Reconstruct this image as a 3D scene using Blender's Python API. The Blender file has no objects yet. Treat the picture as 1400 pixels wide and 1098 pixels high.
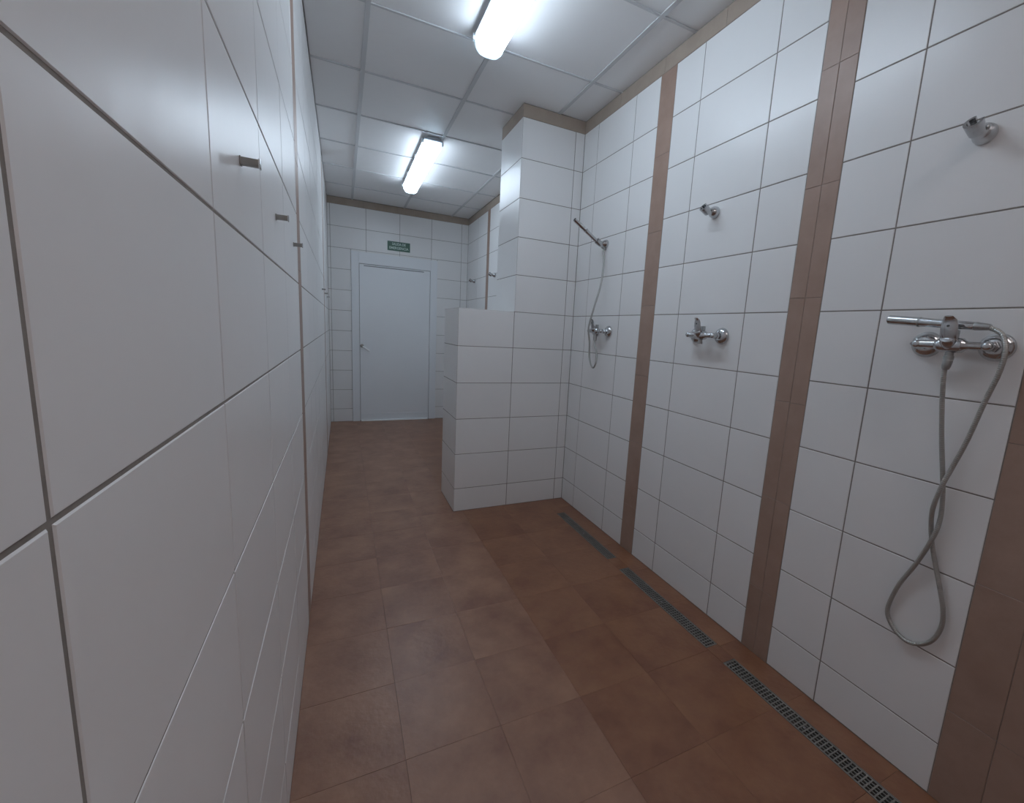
import bpy, bmesh, math, random
from mathutils import Vector, Matrix
random.seed(7)
SC = bpy.context.scene
COL = SC.collection

# ------------------------------------------------------------------ camera, world, exposure
R_CAM = [[0.9031076050829124, 0.4291727179729159, 0.014402492462973433],
         [-0.42562460526956986, 0.8901876765007826, 0.16251029504391698],
         [0.05692406372114399, -0.1528943385278804, 0.986601729278635]]
cd = bpy.data.cameras.new('camera')
cam = bpy.data.objects.new('camera', cd)
COL.objects.link(cam)
right = Vector([R_CAM[i][0] for i in range(3)])
fwd = Vector([R_CAM[i][1] for i in range(3)])
up = Vector([R_CAM[i][2] for i in range(3)])
m = Matrix.Identity(4)
for i in range(3):
    m[i][0] = right[i]; m[i][1] = up[i]; m[i][2] = -fwd[i]
m.translation = (0.1467, 0.0, 1.2859)
cam.matrix_world = m
cd.sensor_fit = 'HORIZONTAL'
cd.sensor_width = 36.0
cd.lens = 581.431 / 1400 * 36.0
cd.shift_x = -(745.774 - 700) / 1400
cd.shift_y = (544.862 - 549) / 1400
cd.clip_start = 0.01
SC.camera = cam

wd = bpy.data.worlds.new('world')
SC.world = wd
wd.use_nodes = True
wd.node_tree.nodes['Background'].inputs[0].default_value = (0.5, 0.55, 0.6, 1)
wd.node_tree.nodes['Background'].inputs[1].default_value = 0.05

SC.view_settings.view_transform = 'Standard'
SC.view_settings.look = 'None'
SC.view_settings.gamma = 1.0
SC.view_settings.use_curve_mapping = False
SC.view_settings.exposure = 0.12
LAMP_POWER = 12.0
try:
    SC.cycles.use_denoising = True
    SC.cycles.max_bounces = 10
    SC.cycles.diffuse_bounces = 6
    SC.cycles.sample_clamp_indirect = 6.0
except Exception:
    pass

# ------------------------------------------------------------------ materials
def mat(name, base, rough=0.5, metal=0.0, spec=0.5, emit=None, estr=0.0, coat=0.0):
    mt = bpy.data.materials.new(name)
    mt.use_nodes = True
    b = mt.node_tree.nodes['Principled BSDF']
    b.inputs['Base Color'].default_value = (*base, 1)
    b.inputs['Roughness'].default_value = rough
    b.inputs['Metallic'].default_value = metal
    b.inputs['Specular IOR Level'].default_value = spec
    b.inputs['Coat Weight'].default_value = coat
    if emit:
        b.inputs['Emission Color'].default_value = (*emit, 1)
        b.inputs['Emission Strength'].default_value = estr
    return mt

def nodes(mt):
    return mt.node_tree.nodes, mt.node_tree.links, mt.node_tree.nodes['Principled BSDF']

def bump(mt, scale, dist, detail=2.0, src='Object'):
    n, l, b = nodes(mt)
    tc = n.new('ShaderNodeTexCoord'); no = n.new('ShaderNodeTexNoise'); bp = n.new('ShaderNodeBump')
    no.inputs['Scale'].default_value = scale
    no.inputs['Detail'].default_value = detail
    bp.inputs['Distance'].default_value = dist
    bp.inputs['Strength'].default_value = 1.0
    l.new(tc.outputs[src], no.inputs['Vector'])
    l.new(no.outputs['Fac'], bp.inputs['Height'])
    l.new(bp.outputs['Normal'], b.inputs['Normal'])
    return mt

def tone(mt, c0, c1, scale, rnd, mottle=1.0, detail=5.0, extra=None):
    """base colour between c0 and c1: a world-space noise plus a random value per object"""
    n, l, b = nodes(mt)
    geo = n.new('ShaderNodeNewGeometry'); oi = n.new('ShaderNodeObjectInfo')
    no = n.new('ShaderNodeTexNoise'); no.inputs['Scale'].default_value = scale
    no.inputs['Detail'].default_value = detail; no.inputs['Roughness'].default_value = 0.62
    add = n.new('ShaderNodeVectorMath'); add.operation = 'ADD'
    sc = n.new('ShaderNodeVectorMath'); sc.operation = 'SCALE'; sc.inputs['Scale'].default_value = 40.0
    l.new(oi.outputs['Random'], sc.inputs[0])
    l.new(geo.outputs['Position'], add.inputs[0]); l.new(sc.outputs[0], add.inputs[1])
    l.new(add.outputs[0], no.inputs['Vector'])
    mr = n.new('ShaderNodeMapRange'); mr.inputs['From Min'].default_value = 0.3; mr.inputs['From Max'].default_value = 0.7
    mr.inputs['To Min'].default_value = 0.0; mr.inputs['To Max'].default_value = mottle
    l.new(no.outputs['Fac'], mr.inputs['Value'])
    mu = n.new('ShaderNodeMath'); mu.operation = 'MULTIPLY_ADD'; mu.inputs[1].default_value = rnd
    l.new(oi.outputs['Random'], mu.inputs[0]); l.new(mr.outputs['Result'], mu.inputs[2])
    mu.use_clamp = True
    mx = n.new('ShaderNodeMix'); mx.data_type = 'RGBA'
    mx.inputs['A'].default_value = (*c0, 1); mx.inputs['B'].default_value = (*c1, 1)
    l.new(mu.outputs[0], mx.inputs['Factor'])
    l.new(mx.outputs['Result'], b.inputs['Base Color'])
    return mt

M = {}
M['white_tile'] = bump(tone(mat('white_glazed_tile', (.7, .7, .7), 0.31, 0, 0.5), (0.77, 0.765, 0.76), (0.81, 0.805, 0.80), 3.0, 0.5, 0.5), 9.0, 0.0012, 2.0)
M['grout'] = bump(tone(mat('grey_grout', (.1, .1, .1), 0.9), (0.19, 0.17, 0.155), (0.30, 0.27, 0.245), 30, 0.2, 0.8), 300, 0.0003)
M['brown_tile'] = bump(tone(mat('brown_stoneware_tile', (.2, .1, .1), 0.42), (0.305, 0.200, 0.155), (0.39, 0.270, 0.215), 9, 0.25, 0.7), 60, 0.0006)
M['trim_tile'] = bump(tone(mat('brown_border_tile', (.2, .1, .1), 0.5), (0.33, 0.265, 0.215), (0.41, 0.335, 0.275), 9, 0.25, 0.7), 60, 0.0006)
M['floor_tile'] = bump(tone(mat('terracotta_floor_tile', (.2, .1, .1), 0.36), (0.190, 0.086, 0.055), (0.335, 0.180, 0.112), 5.5, 0.10, 0.95), 45, 0.0009)
M['wet_tile'] = bump(tone(mat('reddish_shower_floor_tile', (.2, .1, .1), 0.3), (0.180, 0.072, 0.040), (0.295, 0.142, 0.076), 5.5, 0.12, 0.90), 45, 0.0009)
M['floor_grout'] = bump(tone(mat('brown_floor_grout', (.1, .06, .05), 0.9), (0.18, 0.09, 0.06), (0.25, 0.135, 0.09), 20, 0.2, 0.7), 300, 0.0003)
M['panel'] = bump(tone(mat('vinyl_ceiling_panel', (.6, .6, .6), 0.38, 0, 0.4), (0.82, 0.82, 0.82), (0.86, 0.86, 0.86), 2.0, 0.5, 0.4), 5, 0.004)
M['tbar'] = bump(mat('grey_ceiling_bar', (0.60, 0.61, 0.62), 0.45), 50, 0.0002)
M['door'] = bump(tone(mat('white_lacquered_door', (.7, .7, .7), 0.35), (0.78, 0.805, 0.83), (0.81, 0.83, 0.85), 1.5, 0.2, 0.6), 80, 0.0002)
M['door_frame'] = bump(tone(mat('white_painted_door_frame', (.7, .7, .7), 0.35), (0.76, 0.785, 0.81), (0.80, 0.82, 0.84), 3, 0.2, 0.6), 80, 0.0002)
M['door_light_strip'] = bump(mat('pale_door_light_and_lever', (0.92, 0.94, 0.95), 0.3, 0.0), 80, 0.0002)  # white that stands for light under the door; the handle lever shares it
M['gap'] = bump(mat('dark_door_strip', (0.16, 0.17, 0.18), 0.8), 60, 0.0003)
M['chrome'] = bump(tone(mat('worn_chrome', (.6, .6, .6), 0.17, 1.0), (0.48, 0.49, 0.50), (0.62, 0.63, 0.64), 40, 0.2, 0.8), 90, 0.0002)
M['dull_chrome'] = bump(tone(mat('limescaled_chrome', (.5, .5, .5), 0.36, 0.85), (0.33, 0.335, 0.33), (0.47, 0.475, 0.47), 60, 0.2, 0.8), 140, 0.0003)
M['dark'] = bump(mat('dark_plastic', (0.04, 0.042, 0.045), 0.45), 120, 0.0003)
M['hook'] = bump(mat('brushed_steel_hook', (0.34, 0.33, 0.31), 0.35, 0.9), 120, 0.0003)
M['lamp_body'] = bump(mat('grey_lamp_body', (0.42, 0.46, 0.50), 0.5), 60, 0.0002)
M['lamp_clip'] = bump(mat('pale_lamp_clip', (0.62, 0.66, 0.68), 0.3), 60, 0.0002)
M['diffuser'] = mat('lit_lamp_diffuser', (0.9, 0.95, 1.0), 0.4, emit=(0.78, 0.93, 1.09), estr=LAMP_POWER)
M['diffuser_added'] = mat('lit_added_lamp_diffuser', (1.0, 0.95, 0.9), 0.4, emit=(1.0, 0.91, 0.92), estr=LAMP_POWER*0.74)  # warm glow of the added lamp behind the camera
M['end_cap'] = bump(mat('frosted_lamp_end', (0.80, 0.88, 0.90), 0.25), 60, 0.0002)
_b = M['end_cap'].node_tree.nodes['Principled BSDF']; _b.inputs['Transmission Weight'].default_value = 0.3
M['sign'] = bump(tone(mat('green_sign', (.05, .15, .1), 0.4), (0.045, 0.12, 0.085), (0.055, 0.14, 0.10), 10, 0.1, 0.8), 60, 0.0002)
M['letter'] = bump(mat('pale_sign_letter', (0.55, 0.68, 0.62), 0.5), 60, 0.0002)
M['grate'] = bump(tone(mat('stainless_grate', (.4, .4, .4), 0.5, 0.25), (0.17, 0.16, 0.145), (0.27, 0.26, 0.24), 25, 0.2, 0.8), 200, 0.0002)
M['pan'] = bump(mat('dark_drain_channel', (0.06, 0.05, 0.043), 0.6), 60, 0.0005)
# the braided hose: fine rings along its length
hm = mat('braided_steel_hose', (0.42, 0.42, 0.40), 0.34, 0.75)
n_, l_, b_ = nodes(hm)
uvn = n_.new('ShaderNodeUVMap'); wv = n_.new('ShaderNodeTexWave'); bpn = n_.new('ShaderNodeBump')
wv.wave_type = 'BANDS'; wv.bands_direction = 'Y'; wv.inputs['Scale'].default_value = 60.0
bpn.inputs['Distance'].default_value = 0.0006
l_.new(uvn.outputs[0], wv.inputs['Vector']); l_.new(wv.outputs['Fac'], bpn.inputs['Height']); l_.new(bpn.outputs[0], b_.inputs['Normal'])
M['hose'] = hm

# ------------------------------------------------------------------ helpers
def link(name, mesh, parent=None, mw=None):
    o = bpy.data.objects.new(name, mesh)
    COL.objects.link(o)
    if parent is not None:
        o.parent = parent
    if mw is not None:
        o.matrix_local = mw
    return o

def mesh_from(name, bm, mt, smooth=False):
    me = bpy.data.meshes.new(name)
    bmesh.ops.recalc_face_normals(bm, faces=bm.faces)
    bm.to_mesh(me); bm.free()
    me.materials.append(mt)
    if smooth:
        for p in me.polygons: p.use_smooth = True
        try:
            me.set_sharp_from_angle(angle=math.radians(38))
        except Exception:
            pass
    return me

def obj(name, bm, mt, parent=None, smooth=False, mw=None):
    return link(name, mesh_from(name, bm, mt, smooth), parent, mw)

def box(bm, a, b, bev=0.0):
    x0, y0, z0 = [min(a[i], b[i]) for i in range(3)]
    x1, y1, z1 = [max(a[i], b[i]) for i in range(3)]
    tmp = bmesh.new()
    v = [tmp.verts.new(p) for p in [(x0,y0,z0),(x1,y0,z0),(x1,y1,z0),(x0,y1,z0),(x0,y0,z1),(x1,y0,z1),(x1,y1,z1),(x0,y1,z1)]]
    for f in [(0,3,2,1),(4,5,6,7),(0,1,5,4),(1,2,6,5),(2,3,7,6),(3,0,4,7)]:
        tmp.faces.new([v[i] for i in f])
    if bev > 0:
        bmesh.ops.bevel(tmp, geom=list(tmp.edges), offset=bev, segments=2, profile=0.6, affect='EDGES')
    merge(bm, tmp)

def merge(bm, tmp, mw=None):
    mp = {}
    for v in tmp.verts:
        mp[v] = bm.verts.new(mw @ v.co if mw is not None else v.co)
    for f in tmp.faces:
        try: bm.faces.new([mp[v] for v in f.verts])
        except ValueError: pass
    tmp.free()

def frame_to(axis):
    """rotation whose Z goes along axis"""
    return Vector(axis).normalized().to_track_quat('Z', 'Y').to_matrix().to_4x4()

def lathe(bm, prof, origin, axis, seg=32):
    """prof: list of (radius, distance along axis)"""
    mw = Matrix.Translation(origin) @ frame_to(axis)
    rings = []
    for r, h in prof:
        if r < 1e-6:
            rings.append([bm.verts.new(mw @ Vector((0, 0, h)))])
        else:
            rings.append([bm.verts.new(mw @ Vector((r*math.cos(2*math.pi*k/seg), r*math.sin(2*math.pi*k/seg), h))) for k in range(seg)])
    for a, b in zip(rings, rings[1:]):
        for k in range(seg):
            k2 = (k+1) % seg
            if len(a) == 1 and len(b) == 1: continue
            if len(a) == 1: bm.faces.new([a[0], b[k], b[k2]])
            elif len(b) == 1: bm.faces.new([a[k], b[0], a[k2]])
            else: bm.faces.new([a[k], b[k], b[k2], a[k2]])

def catmull(pts, n=8):
    P = [Vector(p) for p in pts]
    P = [P[0]*2-P[1]] + P + [P[-1]*2-P[-2]]
    out = []
    for i in range(1, len(P)-2):
        for k in range(n):
            t = k/n
            out.append(0.5*((2*P[i]) + (-P[i-1]+P[i+1])*t + (2*P[i-1]-5*P[i]+4*P[i+1]-P[i+2])*t*t + (-P[i-1]+3*P[i]-3*P[i+1]+P[i+2])*t**3))
    out.append(P[-2])
    return out

def tube_mesh(name, pts, rad, mt, seg=12, sub=8):
    """swept tube with a UV map whose V runs in metres along the path; rad may be a list"""
    path = catmull(pts, sub) if sub else [Vector(p) for p in pts]
    N = len(path)
    rs = rad if isinstance(rad, list) else [rad]*N
    if len(rs) != N:
        rs = [rs[min(len(rs)-1, int(i*len(rs)/N))] for i in range(N)]
    bm = bmesh.new()
    uvl = bm.loops.layers.uv.new('UVMap')
    t = (path[1]-path[0]).normalized()
    nrm = t.orthogonal().normalized()
    rings = []; ln = [0.0]
    for i, p in enumerate(path):
        if i: ln.append(ln[-1] + (p-path[i-1]).length)
        tt = (path[min(i+1, N-1)] - path[max(i-1, 0)]).normalized()
        nrm = (nrm - tt*nrm.dot(tt)).normalized()
        bn = tt.cross(nrm)
        rings.append([bm.verts.new(p + (nrm*math.cos(2*math.pi*k/seg) + bn*math.sin(2*math.pi*k/seg))*rs[i]) for k in range(seg)])
    for i in range(N-1):
        for k in range(seg):
            k2 = (k+1) % seg
            f = bm.faces.new([rings[i][k], rings[i][k2], rings[i+1][k2], rings[i+1][k]])
            for lp, (u, vv) in zip(f.loops, [(k/seg, ln[i]), ((k+1)/seg, ln[i]), ((k+1)/seg, ln[i+1]), (k/seg, ln[i+1])]):
                lp[uvl].uv = (u, vv)
    bm.faces.new(rings[0][::-1]); bm.faces.new(rings[-1])
    me = bpy.data.meshes.new(name)
    bmesh.ops.recalc_face_normals(bm, faces=bm.faces)
    bm.to_mesh(me); bm.free()
    me.materials.append(mt)
    for p in me.polygons: p.use_smooth = True
    return me

def tag(o, label, cat, group=None):
    o['label'] = label; o['category'] = cat
    if group: o['group'] = group
    return o

def thing(name, label, cat, loc, group=None):
    o = bpy.data.objects.new(name, None)
    o.empty_display_size = 0.05
    COL.objects.link(o); o.location = loc
    return tag(o, label, cat, group)

def struct(name, a, b, mt):
    bm = bmesh.new(); box(bm, a, b)
    o = obj(name, bm, mt); o['kind'] = 'structure'
    return o

# tiles: a glazed plate with eased front edges, shared mesh per size
TCACHE = {}
JOINT = 0.0038
RECESS = 0.0011
def tile_mesh(w, h, mt, joint=JOINT, ch=0.0011, depth=0.0045):
    key = (round(w, 4), round(h, 4), mt.name, joint)
    if key in TCACHE: return TCACHE[key]
    bm = bmesh.new()
    x, y = w/2 - joint/2, h/2 - joint/2
    def ring(dx, z): return [bm.verts.new(p) for p in [(-x+dx, -y+dx, z), (x-dx, -y+dx, z), (x-dx, y-dx, z), (-x+dx, y-dx, z)]]
    a = ring(0, -depth); b = ring(0, -ch); c = ring(ch, 0)
    bm.faces.new(a[::-1]); bm.faces.new(c)
    for r0, r1 in ((a, b), (b, c)):
        for k in range(4): bm.faces.new([r0[k], r0[(k+1) % 4], r1[(k+1) % 4], r1[k]])
    me = mesh_from('tile', bm, mt)
    TCACHE[key] = me
    return me

def lay(parent, name, org, u, v, n, u0, u1, v0, v1, mt, joint=JOINT, lift=0.0, label=None):
    """one tile spanning [u0,u1]x[v0,v1] on the plane org + u*U + v*V with normal n"""
    w, h = abs(u1-u0), abs(v1-v0)
    if w < 0.012 or h < 0.012: return None
    me = tile_mesh(w, h, mt, joint)
    U, Vv, Nn = Vector(u), Vector(v), Vector(n)
    # right-handed local frame
    if U.cross(Vv).dot(Nn) < 0: U = -U
    p = Vector(org) + Vector(u)*((u0+u1)/2) + Vv*((v0+v1)/2) + Nn*(lift + random.uniform(-0.00025, 0.00025))
    mw = Matrix((( U.x, Vv.x, Nn.x, p.x), (U.y, Vv.y, Nn.y, p.y), (U.z, Vv.z, Nn.z, p.z), (0, 0, 0, 1)))
    jit = Matrix.Rotation(random.uniform(-0.0012, 0.0012), 4, 'X') @ Matrix.Rotation(random.uniform(-0.0012, 0.0012), 4, 'Y')
    o = link(name, me, parent, mw @ jit)
    if label: o['label'] = label
    return o

ROW0 = 0.1665
ZT = 2.6665
ZC = 2.7444
ROWS = [0.0] + [ROW0 + 0.25*k for k in range(11)]
BJ = [0.0, 0.285, 0.679, 1.073, 1.467, 1.861, 2.255, ZT]

def wall_cols(parent, org, u, n, cols, rows, skip=None):
    V = (0, 0, 1)
    for a, b in zip(cols, cols[1:]):
        for z0, z1 in zip(rows, rows[1:]):
            if skip and skip((a+b)/2, (z0+z1)/2): continue
            lay(parent, 'wall_tile', org, u, V, n, a, b, z0, z1, M['white_tile'])

def brown_col(parent, org, u, n, a, b):
    V = (0, 0, 1)
    for z0, z1 in zip(BJ, BJ[1:]):
        lay(parent, 'brown_tile', org, u, V, n, a, b, z0, z1, M['brown_tile'], joint=0.0011, lift=0.0004, label='brown tile')

def trim_run(parent, org, u, n, a, b, step=0.4):
    k = a
    while k < b - 1e-4:
        e = min(k+step, b)
        if b - e < 0.04: e = b
        lay(parent, 'border_tile', org, u, (0, 0, 1), n, k, e, ZT, ZC, M['trim_tile'], joint=0.0015, lift=0.0006, label='brown border tile')
        k = e

W = 1.6977; WF = 1.722; YE = 5.981; YN = -2.4
YP = 2.8228; YPB = 3.235; XP = 1.2305; XH = 0.837; ZH = ROWS[6]

# ------------------------------------------------------------------ room shell
TH = 0.1
wl = struct('wall_left', (-TH, YN-TH, -0.12), (-RECESS, YE+TH, ZC+0.1), M['grout'])
wr = struct('wall_right', (W+RECESS, YN-TH, -0.12), (W+TH, YPB, ZC+0.1), M['grout'])
wrf = struct('wall_right_rear', (WF+RECESS, YPB, -0.12), (WF+TH, YE+TH, ZC+0.1), M['grout'])
we = struct('wall_far', (-RECESS, YE+RECESS, -0.12), (WF+RECESS, YE+TH, ZC+0.1), M['grout'])
wn = struct('wall_near', (-RECESS, YN-TH, -0.12), (W+RECESS, YN-RECESS, ZC+0.1), M['grout'])
fl = struct('floor', (-0.0016, YN-RECESS, -0.12), (WF+RECESS, YE+RECESS, -0.0325), M['floor_grout'])
ce = struct('ceiling', (-RECESS, YN-RECESS, ZC+0.02), (WF+RECESS, YE+RECESS, ZC+0.1), M['panel'])

# left wall (X = 0), u along Y
L1, TW = 0.3137, 0.3905
cols = [L1 + TW*k for k in range(-7, 5)]
cols = [c for c in cols if c > YN] + [1.902]
i0 = cols.index(L1)                                     # the joint at L1 is wider than the others
wall_cols(wl, (0, 0, 0), (0, 1, 0), (1, 0, 0), [YN] + cols[:i0] + [L1-0.0010], ROWS[:-1] + [ZT])
wall_cols(wl, (0, 0, 0), (0, 1, 0), (1, 0, 0), [L1+0.0010] + cols[i0+1:], ROWS[:-1] + [ZT])
brown_col(wl, (0, 0, 0), (0, 1, 0), (1, 0, 0), 1.902, 2.020)
c2 = [2.020 + TW*k for k in range(0, 7)] + [4.48]
wall_cols(wl, (0, 0, 0), (0, 1, 0), (1, 0, 0), c2, ROWS[:-1] + [ZT])
brown_col(wl, (0, 0, 0), (0, 1, 0), (1, 0, 0), 4.48, 4.598)
c3 = [4.598 + TW*k for k in range(0, 4)] + [YE]
wall_cols(wl, (0, 0, 0), (0, 1, 0), (1, 0, 0), c3, ROWS[:-1] + [ZT])
for segs in ([YN] + cols, c2, c3):
    for a, b in zip(segs, segs[1:]):
        lay(wl, 'wall_tile', (0,0,0), (0,1,0), (0,0,1), (1,0,0), a, b, ZT, ZC, M['white_tile'])

# right wall (X = W)
RO, RU, RN = (W, 0, 0), (0, 1, 0), (-1, 0, 0)
RW = ROWS[:-1] + [ZT]
wall_cols(wr, RO, RU, RN, [2.024, 2.237, 2.640, YP], RW)
brown_col(wr, RO, RU, RN, 1.905, 2.024)
wall_cols(wr, RO, RU, RN, [1.1146, 1.3133, 1.7146, 1.905], RW)
brown_col(wr, RO, RU, RN, 0.9922, 1.0535)
brown_col(wr, RO, RU, RN, 1.0535, 1.1146)
wall_cols(wr, RO, RU, RN, [0.4518, 0.7961, 0.9922], RW)
brown_col(wr, RO, RU, RN, 0.347, 0.4518)
brown_col(wr, RO, RU, RN, 0.242, 0.347)
wall_cols(wr, RO, RU, RN, [YN, -2.16, -1.76, -1.36, -0.96, -0.56, -0.16, 0.242], RW)
trim_run(wr, RO, RU, RN, YN, YP)
# right wall behind the pillar
RO2 = (WF, 0, 0)
wall_cols(wrf, RO2, RU, RN, [YPB, 3.42, 3.82, 4.22, 4.62, 5.02], RW)
brown_col(wrf, RO2, RU, RN, 5.02, 5.115)
wall_cols(wrf, RO2, RU, RN, [5.115, 5.50, 5.90, YE], RW)
trim_run(wrf, RO2, RU, RN, YPB, YE)
# far wall with the door opening
DX0, DX1, DZ = 0.256, 1.308, 2.1437
EO, EU, EN = (0, YE, 0), (1, 0, 0), (0, -1, 0)
for a, b in zip([0, .03, .43, .83, 1.23, 1.63], [.03, .43, .83, 1.23, 1.63, WF]):
    for z0, z1 in zip(RW, RW[1:]):
        lo, hi = a, b
        if z0 >= DZ:
            lay(we, 'wall_tile', EO, EU, (0,0,1), EN, lo, hi, z0, z1, M['white_tile'])
        elif z1 > DZ and not (hi <= DX0 or lo >= DX1):
            lay(we, 'wall_tile', EO, EU, (0,0,1), EN, max(lo, DX0), min(hi, DX1), DZ, z1, M['white_tile'])
            if lo < DX0: lay(we, 'wall_tile', EO, EU, (0,0,1), EN, lo, DX0, z0, z1, M['white_tile'])
            if hi > DX1: lay(we, 'wall_tile', EO, EU, (0,0,1), EN, DX1, hi, z0, z1, M['white_tile'])
        else:
            if lo < DX0 < hi: hi = DX0
            if lo < DX1 < hi: lo = DX1
            if lo >= DX0 and hi <= DX1: continue
            lay(we, 'wall_tile', EO, EU, (0,0,1), EN, lo, hi, z0, z1, M['white_tile'])
trim_run(we, EO, EU, EN, 0, WF)
# near wall, behind the camera
wall_cols(wn, (0, YN, 0), (1, 0, 0), (0, 1, 0), [0, .1, .5, .9, 1.3, W], RW)
trim_run(wn, (0, YN, 0), (1, 0, 0), (0, 1, 0), 0, W)

# pillar and half wall of the shower partition
pil = struct('wall_pillar', (XP+RECESS, YP+RECESS, -0.12), (WF, YPB-RECESS, ZC+0.02), M['grout'])
PO, PU, PN = (0, YP, 0), (1, 0, 0), (0, -1, 0)
wall_cols(pil, PO, PU, PN, [XP, 1.6264, W], RW)
trim_run(pil, PO, PU, PN, XP, W, 0.6)
PS, PSU, PSN = (XP, 0, 0), (0, 1, 0), (-1, 0, 0)
wall_cols(pil, PS, PSU, PSN, [YP, YPB], RW[6:])
trim_run(pil, PS, PSU, PSN, YP, YPB)
wall_cols(pil, (0, YPB, 0), (1, 0, 0), (0, 1, 0), [XP, 1.63, WF], RW)
trim_run(pil, (0, YPB, 0), (1, 0, 0), (0, 1, 0), XP, WF, 0.6)
hw = struct('wall_half', (XH+RECESS, YP+RECESS, -0.12), (XP+RECESS, YPB-RECESS, ZH-RECESS), M['grout'])
wall_cols(hw, PO, PU, PN, [XH, XP], RW[:7])
wall_cols(hw, (XH, 0, 0), (0, 1, 0), (-1, 0, 0), [YP, YPB], RW[:7])
wall_cols(hw, (0, YPB, 0), (1, 0, 0), (0, 1, 0), [XH, XP], RW[:7])
lay(hw, 'wall_tile', (0, 0, ZH), (1, 0, 0), (0, 1, 0), (0, 0, 1), XH, XP, YP, YPB, M['white_tile'])

# floor tiles: 30 cm terracotta-coloured tiles, darker reddish ones in the shower strip
DR0, DR1 = 1.527, 1.592           # the drain slot
def floor_tile(x0, x1, y0, y1, mt):
    me = tile_mesh(x1-x0, y1-y0, mt, 0.0012, 0.0006, 0.03)
    o = link('floor_tile', me, fl, Matrix.Translation(((x0+x1)/2, (y0+y1)/2, random.uniform(-0.0003, 0.0))))
    return o
TCD = {}
ys = [YN] + [1.745 - 0.305*k for k in range(13, -1, -1)] + [1.745 + 0.305*k for k in range(1, 4)] + [YP+0.0]
ys = [y for y in ys if y >= YN]
xs = [0, 0.30, 0.60, 0.90]
def ftile_mesh(w, h, mt):
    bm = bmesh.new()
    j, ch = 0.0005, 0.0003
    x, y = w/2-j/2, h/2-j/2
    def ring(dx, z): return [bm.verts.new(p) for p in [(-x+dx,-y+dx,z),(x-dx,-y+dx,z),(x-dx,y-dx,z),(-x+dx,y-dx,z)]]
    a = ring(0, -0.03); b = ring(0, -ch); c = ring(ch, 0)
    bm.faces.new(a[::-1]); bm.faces.new(c)
    for r0, r1 in ((a, b), (b, c)):
        for k in range(4): bm.faces.new([r0[k], r0[(k+1) % 4], r1[(k+1) % 4], r1[k]])
    return mesh_from('floor_tile', bm, mt)
def ft(x0, x1, y0, y1, mt, name='floor_tile'):
    if x1-x0 < .012 or y1-y0 < .012: return
    key = (round(x1-x0, 4), round(y1-y0, 4), mt.name)
    if key not in TCD: TCD[key] = ftile_mesh(x1-x0, y1-y0, mt)
    link(name, TCD[key], fl, Matrix.Translation(((x0+x1)/2, (y0+y1)/2, random.uniform(-0.0004, 0.0))))
DRAINS = [(0.415, 1.060), (1.148, 1.790), (1.905, 2.568)]
for y0, y1 in zip(ys, ys[1:]):
    for x0, x1 in zip(xs, xs[1:]):
        ft(x0, x1, y0, y1, M['floor_tile'])
    for x0, x1 in ((0.90, 1.20), (1.20, DR0)):
        ft(x0, x1, y0, y1, M['wet_tile'])
    ft(DR1, W, y0, y1, M['wet_tile'])
# filling pieces of the drain line between the drains
edges = [YN] + [e for d in DRAINS for e in d] + [YP]
for k in range(0, len(edges), 2):
    a, b = edges[k], edges[k+1]
    while a < b - 1e-4:
        e = min(a+0.4, b)
        ft(DR0, DR1, a, e, M['wet_tile'])
        a = e
# beyond the partition
ys2 = [YP] + [1.745 + 0.305*k for k in range(4, 14)] + [YE]
ys2 = [y for y in ys2 if YP <= y <= YE]
for y0, y1 in zip(ys2, ys2[1:]):
    for x0, x1 in ((0, .30), (.30, .60), (.60, XH)):
        ft(x0, x1, y0, y1, M['floor_tile'])
    if y0 >= YPB - 0.05:
        for x0, x1 in ((XH, 1.13), (1.13, 1.43), (1.43, WF)):
            ft(x0, x1, max(y0, YPB), y1, M['wet_tile'])
    elif y1 > YPB:
        for x0, x1 in ((XH, 1.13), (1.13, 1.43), (1.43, WF)):
            ft(x0, x1, YPB, y1, M['wet_tile'])

# suspended ceiling: T bars and panels, each panel its own piece
CX = [0.0, 0.2766, 0.8825, 1.4903, WF]
CY = [YN] + [1.791 + 0.6058*k for k in range(-6, 7)] + [YE]
BW = 0.024
for x in CX[1:-1]:
    bm = bmesh.new(); box(bm, (x-BW/2, YN, ZC-0.0015), (x+BW/2, YE, ZC+0.004), 0.0008)
    obj('ceiling_bar', bm, M['tbar'], ce)
for y in CY[1:-1]:
    for a, b in zip(CX, CX[1:]):
        a2 = a + (BW/2 if a > 0 else 0); b2 = b - (BW/2 if b < WF else 0)
        bm = bmesh.new(); box(bm, (a2, y-0.007, ZC-0.001), (b2, y+0.007, ZC+0.004), 0.0006)
        obj('cross_bar', bm, M['tbar'], ce)
for a, b in zip(CX, CX[1:]):
    for y0, y1 in zip(CY, CY[1:]):
        bm = bmesh.new()
        box(bm, (-(b-a)/2+0.004, -(y1-y0)/2+0.004, 0), ((b-a)/2-0.004, (y1-y0)/2-0.004, 0.012), 0.001)
        mw = Matrix.Translation(((a+b)/2, (y0+y1)/2, ZC+0.005)) @ Matrix.Rotation(random.uniform(-.002, .002), 4, 'X') @ Matrix.Rotation(random.uniform(-.002, .002), 4, 'Y')
        obj('ceiling_panel', bm, M['panel'], ce, mw=mw)

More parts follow.
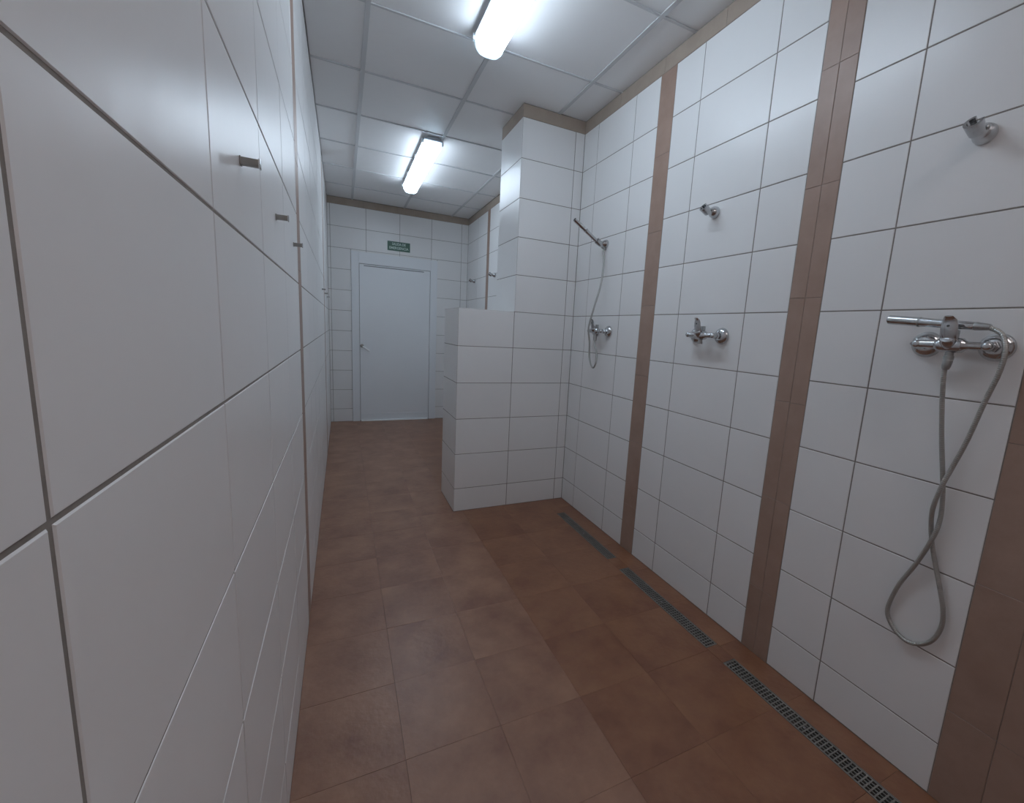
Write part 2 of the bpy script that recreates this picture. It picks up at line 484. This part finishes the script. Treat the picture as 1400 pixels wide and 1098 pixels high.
# ------------------------------------------------------------------ door
door = bpy.data.objects.new('door_1', None); COL.objects.link(door)
door.location = ((DX0+DX1)/2, YE, 0); door['kind'] = 'structure'
def dpart(name, bm, mt, parent=door, smooth=False, label=None):
    for v in bm.verts:
        v.co -= Vector(door.location)
    o = obj(name, bm, mt, parent, smooth)
    if label: o['label'] = label
    return o
LX0, LX1, LZ = 0.345, 1.218, 2.005
bm = bmesh.new()                                       # casing: two uprights and a head, mitre-less
box(bm, (DX0, YE-0.022, 0), (LX0, YE+0.002, DZ), 0.004)
dpart('door_casing', bm, M['door_frame'])
bm = bmesh.new(); box(bm, (LX1, YE-0.022, 0), (DX1, YE+0.002, DZ), 0.004)
dpart('door_casing', bm, M['door_frame'])
bm = bmesh.new(); box(bm, (LX0, YE-0.022, LZ), (LX1, YE+0.002, DZ), 0.004)
dpart('door_casing', bm, M['door_frame'])
bm = bmesh.new(); box(bm, (LX0+.004, YE-0.016, 0.012), (LX1-.004, YE+0.001, LZ-0.004), 0.003)
leaf = dpart('door_leaf', bm, M['door'])
bm = bmesh.new(); box(bm, (0.40, YE-0.0168, LZ-0.027), (1.134, YE-0.0150, LZ-0.018))  # thin dark strip laid on the leaf near its top
dpart('top_strip', bm, M['gap'], label='thin dark strip')
bm = bmesh.new(); box(bm, (LX0+.004, YE-0.021, 0.012), (LX1-.01, YE-0.015, 0.10), 0.002)
dpart('kick_strip', bm, M['door_frame'])
bm = bmesh.new(); box(bm, (0.355, YE-0.045, 0.0), (1.205, YE-0.012, 0.016), 0.004)  # light under the door, put in as a white strip
dpart('door_light_strip', bm, M['door_light_strip'], label='white strip standing in for light under the door')
hnd = None
bm = bmesh.new()
lathe(bm, [(0, 0), (.021, 0), (.022, .003), (.019, .007), (.010, .008), (.009, .035), (.011, .038), (.011, .046), (0, .048)], (0.372, YE-0.016, 0.985), (0, -1, 0), 20)
hnd = dpart('door_handle', bm, M['hook'], smooth=True, label='small grey lever handle')
bm = bmesh.new()
t = tube_mesh('handle_lever', [(0.372-door.location.x, -0.055, 0.985), (0.395-door.location.x, -0.058, 0.972), (0.430-door.location.x, -0.056, 0.945), (0.462-door.location.x, -0.054, 0.925)], 0.008, M['door_light_strip'], 10, 5)
bm.free()
lv = link('handle_lever', t, hnd)

# green escape sign over the door
sg = thing('exit_sign', 'small green sign with pale SALIDA DE EMERGENCIA lettering above the white door', 'sign', (0.818, YE-0.004, 2.215))
bm = bmesh.new(); box(bm, (-0.138, -0.003, -0.006), (0.138, 0.003, 0.108), 0.001)
obj('sign_board', bm, M['sign'], sg)
def text_mesh(txt, size, width=None):
    cu = bpy.data.curves.new('t', 'FONT'); cu.body = txt; cu.size = size; cu.extrude = 0.0004
    cu.align_x = 'CENTER'; cu.align_y = 'CENTER'; cu.offset = 0.0009
    o = bpy.data.objects.new('t', cu); COL.objects.link(o)
    dg = bpy.context.evaluated_depsgraph_get()
    me = bpy.data.meshes.new_from_object(o.evaluated_get(dg))
    bpy.data.objects.remove(o)
    if width:
        xs_ = [v.co.x for v in me.vertices]; k = width/(max(xs_)-min(xs_))
        for v in me.vertices: v.co.x *= k
    return me
for txt, z, wdt in (('SALIDA DE', 0.076, 0.165), ('EMERGENCIA', 0.028, 0.235)):
    me = text_mesh(txt, 0.043, wdt); me.materials.clear(); me.materials.append(M['letter'])
    link('lettering', me, sg, Matrix.Translation((0, -0.0036, z)) @ Matrix.Rotation(math.pi/2, 4, 'X'))

# ------------------------------------------------------------------ fluorescent fittings
def lamp(x, y0, y1, label, glow='diffuser'):
    L = y1-y0
    root = thing('ceiling_light', label, 'light', (x, (y0+y1)/2, ZC-0.002), 'fluorescent fittings along the ceiling')
    h = L/2
    bm = bmesh.new()                                    # tray: tapered section
    sec = [(-.046, 0), (.046, 0), (.070, -.018), (.076, -.026), (-.076, -.026), (-.070, -.018)]
    ends = []
    for yy, k in ((-h, .90), (-h+.03, 1.0), (h-.03, 1.0), (h, .90)):
        ends.append([bm.verts.new((sx*k, yy, sz)) for sx, sz in sec])
    for a, b in zip(ends, ends[1:]):
        for k in range(6): bm.faces.new([a[k], a[(k+1) % 6], b[(k+1) % 6], b[k]])
    bm.faces.new(ends[0]); bm.faces.new(ends[-1][::-1])
    obj('lamp_body', bm, M['lamp_body'], root)
    bm = bmesh.new()                                    # U shaped diffuser closed by rounded ends
    prof = [(math.cos(a), math.sin(a)) for a in [math.pi*k/12 for k in range(13)]]
    rings = []
    for yy, k in ((-h+.040, .70), (-h+.043, .86), (-h+.050, .95), (-h+.060, 1.0), (h-.060, 1.0), (h-.050, .95), (h-.043, .86), (h-.040, .70)):
        rings.append([bm.verts.new((.070*k*math.copysign(abs(cx)**.7, cx), yy, -.027-.072*k*abs(sz)**.7)) for cx, sz in prof])
    for a, b in zip(rings, rings[1:]):
        for k in range(12): bm.faces.new([a[k], a[k+1], b[k+1], b[k]])
        bm.faces.new([a[12], a[0], b[0], b[12]])
    bm.faces.new(rings[0]); bm.faces.new(rings[-1][::-1])
    obj('diffuser', bm, M[glow], root, True)
    for s in (-1, 1):                                   # unlit end of the cover
        bm = bmesh.new(); rings = []
        for yy, k in ((h-.055, 1.015), (h-.030, .97), (h-.014, .84), (h-.008, .64)):
            rings.append([bm.verts.new((.0715*k*math.copysign(abs(cx)**.7, cx), s*yy, -.0265-.074*k*abs(sz)**.7)) for cx, sz in prof])
        for a, b in zip(rings, rings[1:]):
            for k in range(12): bm.faces.new([a[k], a[k+1], b[k+1], b[k]])
        bm.faces.new(rings[-1])
        obj('end_cap', bm, M['end_cap'], root, True)
    for yy in (-h+.035, -h*.36, h*.36, h-.035):
        for s in (-1, 1):
            bm = bmesh.new(); box(bm, (s*.068, yy-.010, -.042), (s*.083, yy+.010, -.012), .002)
            obj('clip', bm, M['lamp_clip'], root)
    return root
lamp(0.835, 1.09, 2.36, 'glowing fluorescent tube fitting cut off by the top of the picture')
lamp(0.812, 3.66, 4.96, 'glowing white fluorescent tube fitting further down the ceiling, in front of the door')

lamp(1.20, -1.45, -0.15, 'added unseen ceiling lamp behind the camera, brightening the near walls', 'diffuser_added')  # unseen lamp, added to brighten the near walls

# ------------------------------------------------------------------ linear drains
def drain(y0, y1, label):
    root = thing('shower_drain', label, 'drain', ((DR0+DR1)/2, (y0+y1)/2, -0.03), 'linear drains along the shower wall')
    w, L = DR1-DR0, y1-y0
    g = 0.001
    bm = bmesh.new()
    box(bm, (-w/2+g, -L/2+g, 0.0), (w/2-g, L/2-g, 0.004))
    obj('drain_channel', bm, M['pan'], root)
    bm = bmesh.new()                                    # rim
    for s in (-1, 1):
        box(bm, (s*(w/2-g), -L/2+g, 0.004), (s*(w/2-.0035), L/2-g, 0.0305), 0.0004)
        box(bm, (-w/2+.0035, s*(L/2-g), 0.004), (w/2-.0035, s*(L/2-.0035), 0.0305), 0.0004)
    obj('drain_frame', bm, M['grate'], root)
    bm = bmesh.new()                                    # grate with four rows of square holes
    W2, L2 = w/2-.0045, L/2-.0045
    zt, zb = 0.0290, 0.0265
    nr = 4
    bar = 0.0034
    for k in range(nr+1):
        x = -W2 + bar/2 + (2*W2-bar)*k/nr
        b2 = bar*(1.5 if k in (0, nr) else 1)
        box(bm, (x-b2/2, -L2, zb), (x+b2/2, L2, zt))
    n = int(2*L2/0.0145)
    for k in range(n+1):
        y = -L2 + 0.002 + (2*L2-.004)*k/n
        box(bm, (-W2, y-.0021, zb+.0002), (W2, y+.0021, zt-.0002))
    gr = obj('grate', bm, M['grate'], root)
    bm = bmesh.new(); lathe(bm, [(0, 0), (.005, 0), (.005, .001), (.0042, .0016), (0, .0016)], (0, 0, zt), (0, 0, 1), 12)
    obj('screw', bm, M['chrome'], root, True)
    return root
drain(*DRAINS[0], 'long steel drain grate in the floor nearest the camera, below the twisted shower hose')
drain(*DRAINS[1], 'narrow steel floor drain in the middle of the three, between the two brown wall stripes')
drain(*DRAINS[2], 'dark narrow floor drain farthest away, beside the tiled pillar')

# ------------------------------------------------------------------ shower mixers
def copy_thing(root, loc, label):
    r = root.copy(); COL.objects.link(r); r.location = loc; r['label'] = label
    for ch in list(root.children):
        c = ch.copy(); COL.objects.link(c); c.parent = r
        for g in list(ch.children):
            d = g.copy(); COL.objects.link(d); d.parent = c
    return r

def mixer(y, label):
    z = 1.315
    root = thing('shower_mixer', label, 'faucet', (W, y, z), 'chrome shower mixers on the right wall')
    for s in (-1, 1):
        bm = bmesh.new()
        lathe(bm, [(0, 0.0005), (.0365, .0005), (.0372, .003), (.0355, .009), (.0305, .0165), (.0235, .0215), (.0165, .024), (.0135, .0245), (0, .0245)], (0, s*.075, 0), (-1, 0, 0), 36)
        obj('escutcheon', bm, M['chrome'], root, True)
        bm = bmesh.new()                                # union nut, hexagonal, behind the body end
        lathe(bm, [(0, 0.024), (.0145, .024), (.0155, .027), (.0155, .042), (.0135, .0445), (0, .0445)], (0, s*.075, 0), (-1, 0, 0), 6)
        lathe(bm, [(0, .044), (.0118, .044), (.0118, .062), (.010, .067), (.006, .070), (0, .071)], (0, s*.075, 0), (-1, 0, 0), 20)
        obj('union_nut', bm, M['chrome'], root, True)
    bm = bmesh.new()                                    # the horizontal body, thicker on the far side of the cartridge
    X = -.056
    prof = [(0, -.083), (.0075, -.082), (.0105, -.078), (.0105, -.040), (.0125, -.032), (.0190, -.026), (.0205, -.016), (.0205, .018), (.0175, .027), (.0125, .033), (.0115, .074), (.0105, .079), (.0065, .086), (.0030, .092), (0, .094)]
    lathe(bm, prof, (X, 0, 0), (0, 1, 0), 28)
    obj('mixer_body', bm, M['chrome'], root, True)
    bm = bmesh.new()                                    # front cap of the cartridge, facing the room, with outlet below
    lathe(bm, [(0, 0), (.0185, 0), (.0190, .012), (.0180, .024), (.0150, .029), (0, .031)], (X-.002, 0, .000), (-0.75, 0, 0.66), 28)
    obj('cartridge', bm, M['chrome'], root, True)
    bm = bmesh.new()
    lathe(bm, [(0, 0), (.0095, 0), (.0095, .017), (.0115, .018), (.0115, .028), (0, .028)], (X, -.001, -.012), (0, 0, -1), 20)
    obj('hose_outlet', bm, M['dull_chrome'], root, True)
    # the lever: a curved fin standing up from the cartridge and bending into the room
    bm = bmesh.new()
    cl = [(X-.012, .010), (X-.021, .026), (X-.0265, .043), (X-.0275, .056), (X-.030, .067), (X-.040, .0755)]
    th = [.0120, .0090, .0070, .0056, .0042, .0022]
    wd_ = [.0200, .0195, .0190, .0180, .0150, .0090]
    prev = None
    for i, ((x, zz), t_, w_) in enumerate(zip(cl, th, wd_)):
        a = Vector(cl[max(i-1, 0)]); b = Vector(cl[min(i+1, len(cl)-1)])
        d = (b-a).normalized(); nn = Vector((-d.y, d.x))
        ring = []
        for k in range(12):
            an = 2*math.pi*k/12
            off = nn*math.cos(an)*t_
            ring.append(bm.verts.new((x+off.x, math.sin(an)*w_, zz+off.y)))
        if prev:
            for k in range(12): bm.faces.new([prev[k], prev[(k+1) % 12], ring[(k+1) % 12], ring[k]])
        else: bm.faces.new(ring[::-1])
        prev = ring
    bm.faces.new(prev)
    lev = obj('lever', bm, M['chrome'], root, True)
    bm = bmesh.new(); box(bm, (X+.002, -.009, .016), (X+.018, .009, .0415), .003)
    obj('wand_rest', bm, M['dull_chrome'], root, True)
    bm = bmesh.new(); lathe(bm, [(0, 0), (.0032, 0), (.0032, .0008), (0, .0008)], (X-.0330, 0, .050), (-1, 0, .10), 12)
    obj('temperature_dot', bm, M['dark'], lev, True)
    return root
mx = mixer(0.585, 'chrome shower mixer nearest the camera with the hand shower resting across it')
copy_thing(mx, (W, 1.492, 1.315), 'chrome shower mixer without any hose, between the two brown wall stripes')
copy_thing(mx, (W, 2.410, 1.315), 'chrome shower mixer farthest away, nearest the tiled pillar')

# ------------------------------------------------------------------ wall brackets for hand showers
def bracket(loc, label):
    root = thing('shower_bracket', label, 'bracket', loc, 'chrome hand shower brackets on the right walls')
    bm = bmesh.new()
    lathe(bm, [(0, .0005), (.0255, .0005), (.0262, .003), (.0255, .010), (.0230, .019), (.0185, .027), (.0150, .033), (.0130, .046), (0, .046)], (0, 0, 0), (-1, 0, 0), 28)
    obj('wall_rosette', bm, M['chrome'], root, True)
    # open cradle: a tapering C-shaped cup whose axis leans into the room
    ax = Vector((-0.85, 0.0, 0.53)).normalized()
    mw = Matrix.Translation((-.060, 0, .003)) @ ax.to_track_quat('Z', 'Y').to_matrix().to_4x4()
    bm = bmesh.new()
    gap = math.radians(70)
    # find the opening direction: towards the room and downwards
    out = mw.inverted().to_3x3() @ Vector((0.45, -0.6, .75)); a0 = math.atan2(out.y, out.x)
    n = 20
    rows_ = []
    for h, ro, ri in ((-.018, .0172, .0120), (0, .0192, .0128), (.018, .0205, .0136)):
        o_ = []; i_ = []
        for k in range(n+1):
            a = a0 + gap/2 + (2*math.pi-gap)*k/n
            o_.append(bm.verts.new(mw @ Vector((ro*math.cos(a), ro*math.sin(a), h))))
            i_.append(bm.verts.new(mw @ Vector((ri*math.cos(a), ri*math.sin(a), h))))
        rows_.append((o_, i_))
    for (o0, i0), (o1, i1) in zip(rows_, rows_[1:]):
        for k in range(n):
            bm.faces.new([o0[k], o0[k+1], o1[k+1], o1[k]]); bm.faces.new([i0[k+1], i0[k], i1[k], i1[k+1]])
        bm.faces.new([o0[0], o1[0], i1[0], i0[0]]); bm.faces.new([o0[n], i0[n], i1[n], o1[n]])
    for o_, i_ in (rows_[0], rows_[-1]):
        for k in range(n): bm.faces.new([o_[k], i_[k], i_[k+1], o_[k+1]])
    obj('cradle', bm, M['chrome'], root, True)
    bm = bmesh.new()                                    # swivel screw on the side
    lathe(bm, [(0, 0), (.006, 0), (.006, .006), (.004, .008), (0, .008)], (-.040, -.013, .002), (0, -1, 0), 16)
    obj('swivel_screw', bm, M['dull_chrome'], root, True)
    return root
BZ = 1.872
br = bracket((W, 0.622, BZ), 'empty chrome shower bracket high on the wall nearest the camera, at the right edge')
copy_thing(br, (W, 1.540, BZ), 'empty chrome shower bracket between the two brown wall stripes')
copy_thing(br, (W, 2.440, BZ), 'chrome shower bracket holding the hand shower next to the tiled pillar')
copy_thing(br, (WF, 4.757, 1.895), 'tiny bracket beyond the half wall, just right of the thin brown stripe')
copy_thing(br, (WF, 5.586, 1.895), 'tiny bracket beyond the half wall, left of the thin brown stripe near the corner')

# ------------------------------------------------------------------ hand showers with their hoses
def hand_shower(label, base, tip, hose_pts, up_hint, ribs=True):
    """base = hose end of the wand, tip = head end; hose_pts run from the mixer or bracket"""
    base, tip = Vector(base), Vector(tip)
    root = thing('hand_shower', label, 'shower', base, 'hand showers with steel hoses')
    d = tip - base; L = d.length
    bm = bmesh.new()
    lathe(bm, [(0, 0), (.0085, 0), (.0105, .004), (.0112, .030), (.0118, L*.45), (.0125, L*.55), (.0130, L*.62), (.0133, L-.004), (.0125, L-.001), (.0110, L), (0, L)], (0, 0, 0), d, 28)
    w_ = obj('wand', bm, M['chrome'], root, True)
    bm = bmesh.new()                                    # dark spray face on the end and a joint ring
    lathe(bm, [(0, L+.0002), (.0098, L+.0002), (.0098, L+.0012), (0, L+.0012)], (0, 0, 0), d, 24)
    obj('spray_face', bm, M['dark'], w_, True)
    bm = bmesh.new()
    lathe(bm, [(.0120, L*.60), (.0140, L*.60), (.0142, L*.62), (.0120, L*.62)], (0, 0, 0), d, 28)
    obj('joint_ring', bm, M['dull_chrome'], w_, True)
    bm = bmesh.new()                                    # conical hose nut
    lathe(bm, [(0, -.030), (.0072, -.030), (.0085, -.024), (.0112, -.002), (.0108, .002), (0, .002)], (0, 0, 0), d, 24)
    obj('hose_nut', bm, M['dull_chrome'], root, True)
    pts = [Vector(p)-base for p in hose_pts]
    link('hose', tube_mesh('hose', pts, 0.0059, M['hose'], 14, 8), root)
    e = pts[0]; dd = (pts[0]-pts[1])
    bm = bmesh.new()
    lathe(bm, [(0, 0), (.0105, 0), (.0112, .004), (.0100, .018), (.0080, .026), (0, .026)], e+Vector((0, 0, .003)), -dd, 20)
    obj('hose_nut', bm, M['dull_chrome'], root, True)
    return root
NX = W-.056
near_hose = [(NX, 0.584, 1.272), (1.642, 0.5868, 1.2385), (1.655, 0.5835, 1.1571), (1.668, 0.5732, 1.054), (1.676, 0.5579, 0.951), (1.682, 0.5512, 0.8962), (1.684, 0.5465, 0.8297), (1.674, 0.5492, 0.7714), (1.682, 0.5769, 0.6738), (1.686, 0.6104, 0.5806), (1.687, 0.6261, 0.5021), (1.687, 0.6221, 0.4642), (1.687, 0.5979, 0.4331), (1.687, 0.5644, 0.4201), (1.687, 0.5318, 0.4348), (1.687, 0.5077, 0.4679), (1.687, 0.4964, 0.5175), (1.686, 0.4999, 0.5662), (1.687, 0.5151, 0.6193), (1.688, 0.5358, 0.6821), (1.688, 0.5526, 0.737), (1.682, 0.5614, 0.7901), (1.666, 0.5606, 0.8483), (1.659, 0.5502, 0.9166), (1.666, 0.5371, 0.9841), (1.664, 0.5187, 1.0626), (1.656, 0.4982, 1.1718), (1.648, 0.4819, 1.2427), (1.645, 0.4767, 1.2912), (1.645, 0.4783, 1.3150), (1.649, 0.4885, 1.3430), (1.652, 0.5035, 1.3565), (1.652, 0.520, 1.3635)]
# the hand shower lies in front of the lever, across the mixer
hand_shower('chrome hand shower lying across the nearest mixer, hose twisted into a long loop', (1.652, 0.5452, 1.3670), (1.652, 0.7475, 1.3845), near_hose, None)
far_hose = [(NX, 2.409, 1.272), (1.636, 2.395, 1.225), (1.630, 2.358, 1.180), (1.618, 2.3359, 1.118), (1.615, 2.3554, 1.0802), (1.614, 2.3876, 1.0938), (1.612, 2.4142, 1.1491), (1.608, 2.4171, 1.2398), (1.592, 2.414, 1.3348), (1.612, 2.3966, 1.4664), (1.640, 2.3855, 1.5995), (1.654, 2.3912, 1.7013), (1.668, 2.415, 1.7805), (1.6755, 2.438, 1.823), (1.680, 2.441, 1.838)]
ax = Vector((-0.86, -0.03, 0.515)).normalized()
b0 = Vector((1.6377, 2.440, 1.870)) - ax*0.034
hand_shower('thin chrome hand shower hanging in its bracket beside the tiled pillar, its hose dangling', b0, b0 + ax*0.255, far_hose, None)

# ------------------------------------------------------------------ coat hooks on the left wall
def hook(y, label):
    root = thing('coat_hook', label, 'hook', (0, y, 1.534), 'steel coat hooks in a row on the left wall')
    bm = bmesh.new(); box(bm, (0.0003, -.0068, -.0068), (.0022, .0068, .0068), .0006)
    obj('mounting_plate', bm, M['hook'], root)
    bm = bmesh.new(); box(bm, (.0018, -.0058, -.0058), (.0265, .0058, .0058), .0012)
    arm = obj('arm', bm, M['hook'], root, True)
    bm = bmesh.new(); box(bm, (.0257, -.0066, -.0078), (.0284, .0066, .0072), .0009)
    obj('end_lip', bm, M['chrome'], root, True)
    return root
hk = hook(0.892, 'square steel coat hook nearest the camera, largest of the row on the left wall')
for y, lb in ((1.312, 'second steel coat hook from the camera on the left wall'),
              (1.745, 'third steel coat hook from the camera, over the brown tile stripe'),
              (4.04, 'first of the three tiny coat hooks far down the left wall, nearest of them'),
              (4.63, 'middle one of the three tiny coat hooks far down the left wall'),
              (5.30, 'coat hook farthest down the left wall, closest to the door')):
    copy_thing(hk, (0, y, 1.534), lb)
